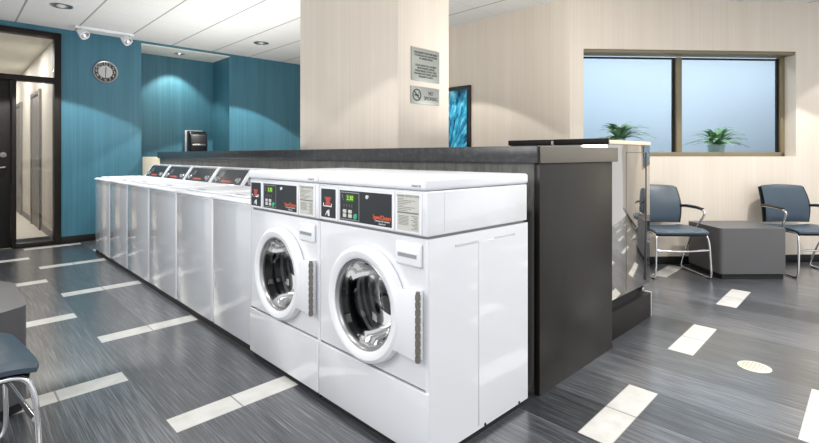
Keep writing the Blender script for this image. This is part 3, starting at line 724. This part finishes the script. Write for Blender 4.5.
# ------------------------------------------------------------------ waiting chairs
def chair(lab, loc, rz):
    r = thing('waiting_chair', lab, 'chair', loc, rz, 'blue vinyl waiting chairs')
    # seat: curved cushion
    def sheet(fn, nu, nv, th, nrmfn):
        t = bmesh.new(); A = []; B = []
        for i in range(nu+1):
            ra, rb = [], []
            for j in range(nv+1):
                p = fn(i/nu, j/nv); n = nrmfn(i/nu, j/nv)
                e = min(min(i, nu-i)/nu, min(j, nv-j)/nv); k = th*(.45+.55*min(1, e/.12)**.5)
                ra.append(t.verts.new(p+n*k/2)); rb.append(t.verts.new(p-n*k/2))
            A.append(ra); B.append(rb)
        for i in range(nu):
            for j in range(nv):
                t.faces.new((A[i][j], A[i+1][j], A[i+1][j+1], A[i][j+1])); t.faces.new((B[i][j], B[i][j+1], B[i+1][j+1], B[i+1][j]))
        for i in range(nu):
            for j in (0, nv): t.faces.new((A[i][j], B[i][j], B[i+1][j], A[i+1][j]))
        for j in range(nv):
            for i in (0, nu): t.faces.new((A[i][j], A[i][j+1], B[i][j+1], B[i][j]))
        return t
    def seat_fn(u, v):
        x = -.22+.47*u; y = (v-.5)*(.47+.02*math.sin(PI*u)); c = 1-(2*v-1)**2
        z = .435-.014*c*(1-u)-.02*max(0, (u-.72)/.28)**2-.010*(1-u)
        # round the front corners
        x -= .02*abs(2*v-1)**8*u
        return Vector((x, y, z))
    bm = sheet(seat_fn, 16, 14, .034, lambda u, v: Vector((0, 0, 1))); finish('seat', bm, M['vinyl'], r, ang=60)
    bm = sheet(lambda u, v: seat_fn(.02+.93*u, .03+.94*v)-Vector((0, 0, .03)), 12, 10, .022, lambda u, v: Vector((0, 0, 1))); finish('seat_pan', bm, M['black_plastic'], r, ang=60)
    def back_fn(u, v):           # u up, v across
        w = .41+.03*math.sin(PI*u*.9)-.015*u; y = (v-.5)*w; c = 1-(2*v-1)**2
        z = .455+.35*u+.012*c*u; x = -.205-.075*u-.045*c*(.6+.4*u)+.03*math.sin(PI*u)
        return Vector((x, y, z))
    bm = sheet(back_fn, 14, 14, .028, lambda u, v: Vector((1, 0, .2)).normalized()); finish('backrest', bm, M['vinyl'], r, ang=60)
    bm = sheet(lambda u, v: back_fn(-.02+1.0*u, -.06+1.12*v)+Vector((-.022, 0, 0)), 12, 12, .016, lambda u, v: Vector((1, 0, .2)).normalized()); finish('back_shell', bm, M['black_plastic'], r, ang=60)
    for s in (-1, 1):
        y = .235*s
        bm = new()
        tube(bm, [(-.10, y*.92, .40), (.10, y*.93, .405), (.195, y*.95, .395), (.225, y, .33), (.235, y*1.03, .18), (.235, y*1.06, .045), (.20, y*1.06, .012), (.10, y*1.06, .011), (-.15, y*1.06, .011), (-.21, y*1.06, .014), (-.225, y*1.05, .05), (-.14, y*1.03, .22), (-.02, y*.97, .39)], .009, 10, 7)
        finish('sled_leg', bm, M['chrome'], r)
        bm = new()
        tube(bm, [(-.245, y*.95, .60), (-.18, y*1.06, .612), (0, y*1.12, .612), (.09, y*1.12, .60), (.115, y*1.11, .565), (.06, y*1.04, .48), (.02, y*.96, .415)], .009, 10, 7)
        arm = finish('arm_tube', bm, M['chrome'], r)
        bm = new(); tube(bm, [(-.23, y*.98, .612), (-.16, y*1.08, .622), (-.02, y*1.12, .622), (.085, y*1.12, .612)], [.012, .017, .018, .014], 10, 6, .75); finish('arm_pad', bm, M['black_plastic'], arm)
    bm = new(); tube(bm, [(.225, -.24, .26), (.23, 0, .25), (.225, .24, .26)], .009, 10); finish('crossbar', bm, M['chrome'], r)
    bm = new()
    for s in (-1, 1):
        for x in (.19, -.19): box(bm, x-.02, x+.02, .249*s-.009, .249*s+.009, 0, .006)
    finish('glide', bm, M['rubber'], r)
    return r
base = chair('blue vinyl waiting chair by the low bench table, part hidden by steel machine', LD(2.44, 4.50), YAW+PI)
dup(base, LD(3.735, 4.53), YAW+PI, 'blue vinyl waiting chair on the far side of the bench table from the steel machine')
dup(base, Vector((-1.262, 1.0, 0)), math.radians(6), 'blue vinyl waiting chair cut off at the picture edge by the corner table')

# ------------------------------------------------------------------ low laminate tables
def low_table(name, lab, pts, ox, oy, rz, h):
    r = thing(name, lab, 'table', (ox, oy, 0), rz, 'charcoal laminate tables')
    bm = new(); prism(bm, pts, 'z', .05, h-.03); 
    vert = [e for e in bm.edges if abs((e.verts[0].co-e.verts[1].co).normalized().z) > .99]
    bmesh.ops.bevel(bm, geom=vert, offset=.03, segments=4, profile=.5, affect='EDGES'); finish('carcass', bm, M['laminate'], r)
    bm = new(); prism(bm, pts, 'z', h-.03, h)
    vert = [e for e in bm.edges if abs((e.verts[0].co-e.verts[1].co).normalized().z) > .99]
    bmesh.ops.bevel(bm, geom=vert, offset=.03, segments=4, profile=.5, affect='EDGES'); finish('table_top', bm, M['laminate'], r)
    c = Vector((sum(p[0] for p in pts)/len(pts), sum(p[1] for p in pts)/len(pts)))
    q = [(c.x+(p[0]-c.x)*.93, c.y+(p[1]-c.y)*.93) for p in pts]
    bm = new(); prism(bm, q, 'z', 0, .05); finish('plinth', bm, M['rubber'], r)
    return r
o = LD(2.775, 4.265)
low_table('bench_table', 'low charcoal laminate table between the two wall chairs', [(0, 0), (.60, .0), (.60, .50), (0, .50)], o.x, o.y, YAW-PI/2+.02, .458)
low_table('corner_table', 'low charcoal laminate table at the picture edge beside a chair', [(0, 0), (0, .50), (-.06, .63), (-.55, .63), (-.55, -.1), (-.11, -.07)], -.965, 1.49, 0, .458)

# ------------------------------------------------------------------ floor drain cover
r = thing('floor_drain', 'round cream drain cover set in the floor', 'drain cover', (1.828, -.622, 0))
bm = new(); lathe(bm, [(0, .003), (.068, .003), (.075, .0005), (0, .0005)], (0, 0, 0), (0, 0, 1), 32); cov = finish('cover', bm, M['cream_drain'], r)
bm = new()
for i in range(-3, 4):
    for j in range(-3, 4):
        if i*i+j*j < 12: lathe(bm, [(0, .0034), (.004, .0034), (.004, .003)], (i*.016, j*.016, 0), (0, 0, 1), 8)
finish('grate_holes', bm, M['label_dark'], r)

# ------------------------------------------------------------------ lights
def spot(loc, e, size, target=None, blend=.06, r=.03, col=(1, .97, .92)):
    l = bpy.data.lights.new('downlight', 'SPOT'); l.energy = e; l.spot_size = math.radians(size); l.spot_blend = blend; l.shadow_soft_size = r; l.color = col
    o = bpy.data.objects.new('downlight', l); COL.objects.link(o); o.location = loc
    d = (Vector(target)-Vector(loc)) if target else Vector((0, 0, -1)); o.rotation_euler = d.to_track_quat('-Z', 'Y').to_euler()
def area(loc, e, sx, sy, target=None, col=(1, .98, .95), rz=0.0):
    l = bpy.data.lights.new('room_and_fill_light', 'AREA'); l.energy = e; l.shape = 'RECTANGLE'; l.size = sx; l.size_y = sy; l.color = col  # one name for the far-room lamps and the added fill lights
    o = bpy.data.objects.new('room_and_fill_light', l); COL.objects.link(o); o.location = loc; o.rotation_euler.z = rz
    if target: o.rotation_euler = (Vector(target)-Vector(loc)).to_track_quat('-Z', 'Y').to_euler()
for x, y, e in [(-.33, 5.07, 160), (1.99, 5.16, 160), (-.33, 2.95, 24), (-.33, .85, 52), (2.3, -.1, 34), (2.1, 2.5, 75), (3.9, -1.0, 150), (1.99, -1.2, 90)]:
    spot((x, y, H-.012), e, 105)
for ss, e in ((3.55, 50), (4.9, 34)): spot(WL(ss, -.7, H-.012), e, 105)  # farther spot added to brighten the wall mirrored in the steel machine
spot((1.34, 6.50, ALZ-.02), 62, 92, target=(1.34, 6.66, 1.5), blend=.35, col=(1, .93, .8))
area((-2.1, .8, 2.6), 66, 1.0, 2.6, (0, .8, .5))  # added fill tilted at the washer fronts, no fixture there
area((-.9, -1.7, 2.66), 22, 1.6, 1.6)  # soft fill added above the camera, without a luminaire
area((2.4, -2.0, 2.66), 60, 1.8, 1.8)  # wide unseen fill added over the open floor
area(WL(2.2, .75, 2.66), 31, .5, 3.6, col=(.97, .98, 1), rz=ANG_W-PI/2)
area((1.15, 3.9, 1.17), 36, .5, 2.6, (1.15, 3.9, 3))  # unseen uplight added on the worktop to brighten the ceiling
area((1.95, .4, 1.225), 24, .5, .5, (1.95, .4, 3))  # unseen uplight added on the steel machine for ceiling and print wall
for yy in (7.6, 9.4, 11.2): area((-.75, yy, 2.62), 25, .4, .4, col=(1, .97, .92))

w = bpy.data.worlds.new('ambient_fill'); S.world = w; w.use_nodes = True  # even ambient fill added through the room's open sides
w.node_tree.nodes['Background'].inputs[0].default_value = (.96, .98, 1, 1); w.node_tree.nodes['Background'].inputs[1].default_value = .95

# ------------------------------------------------------------------ camera
cd = bpy.data.cameras.new('camera'); cam = bpy.data.objects.new('camera', cd); COL.objects.link(cam); S.camera = cam
cam.location = (CX, CY, CH); cam.rotation_euler = (PI/2, 0, YAW-PI/2)
cd.sensor_width = 36; cd.lens = 36*FPX/819; cd.shift_y = -(221.5-155.3)/819; cd.clip_start = .05
S.view_settings.view_transform = 'Standard'; S.view_settings.look = 'None'; S.view_settings.exposure = 0.2; S.view_settings.gamma = 1; S.view_settings.use_curve_mapping = False
S.cycles.max_bounces = 10; S.cycles.transparent_max_bounces = 12
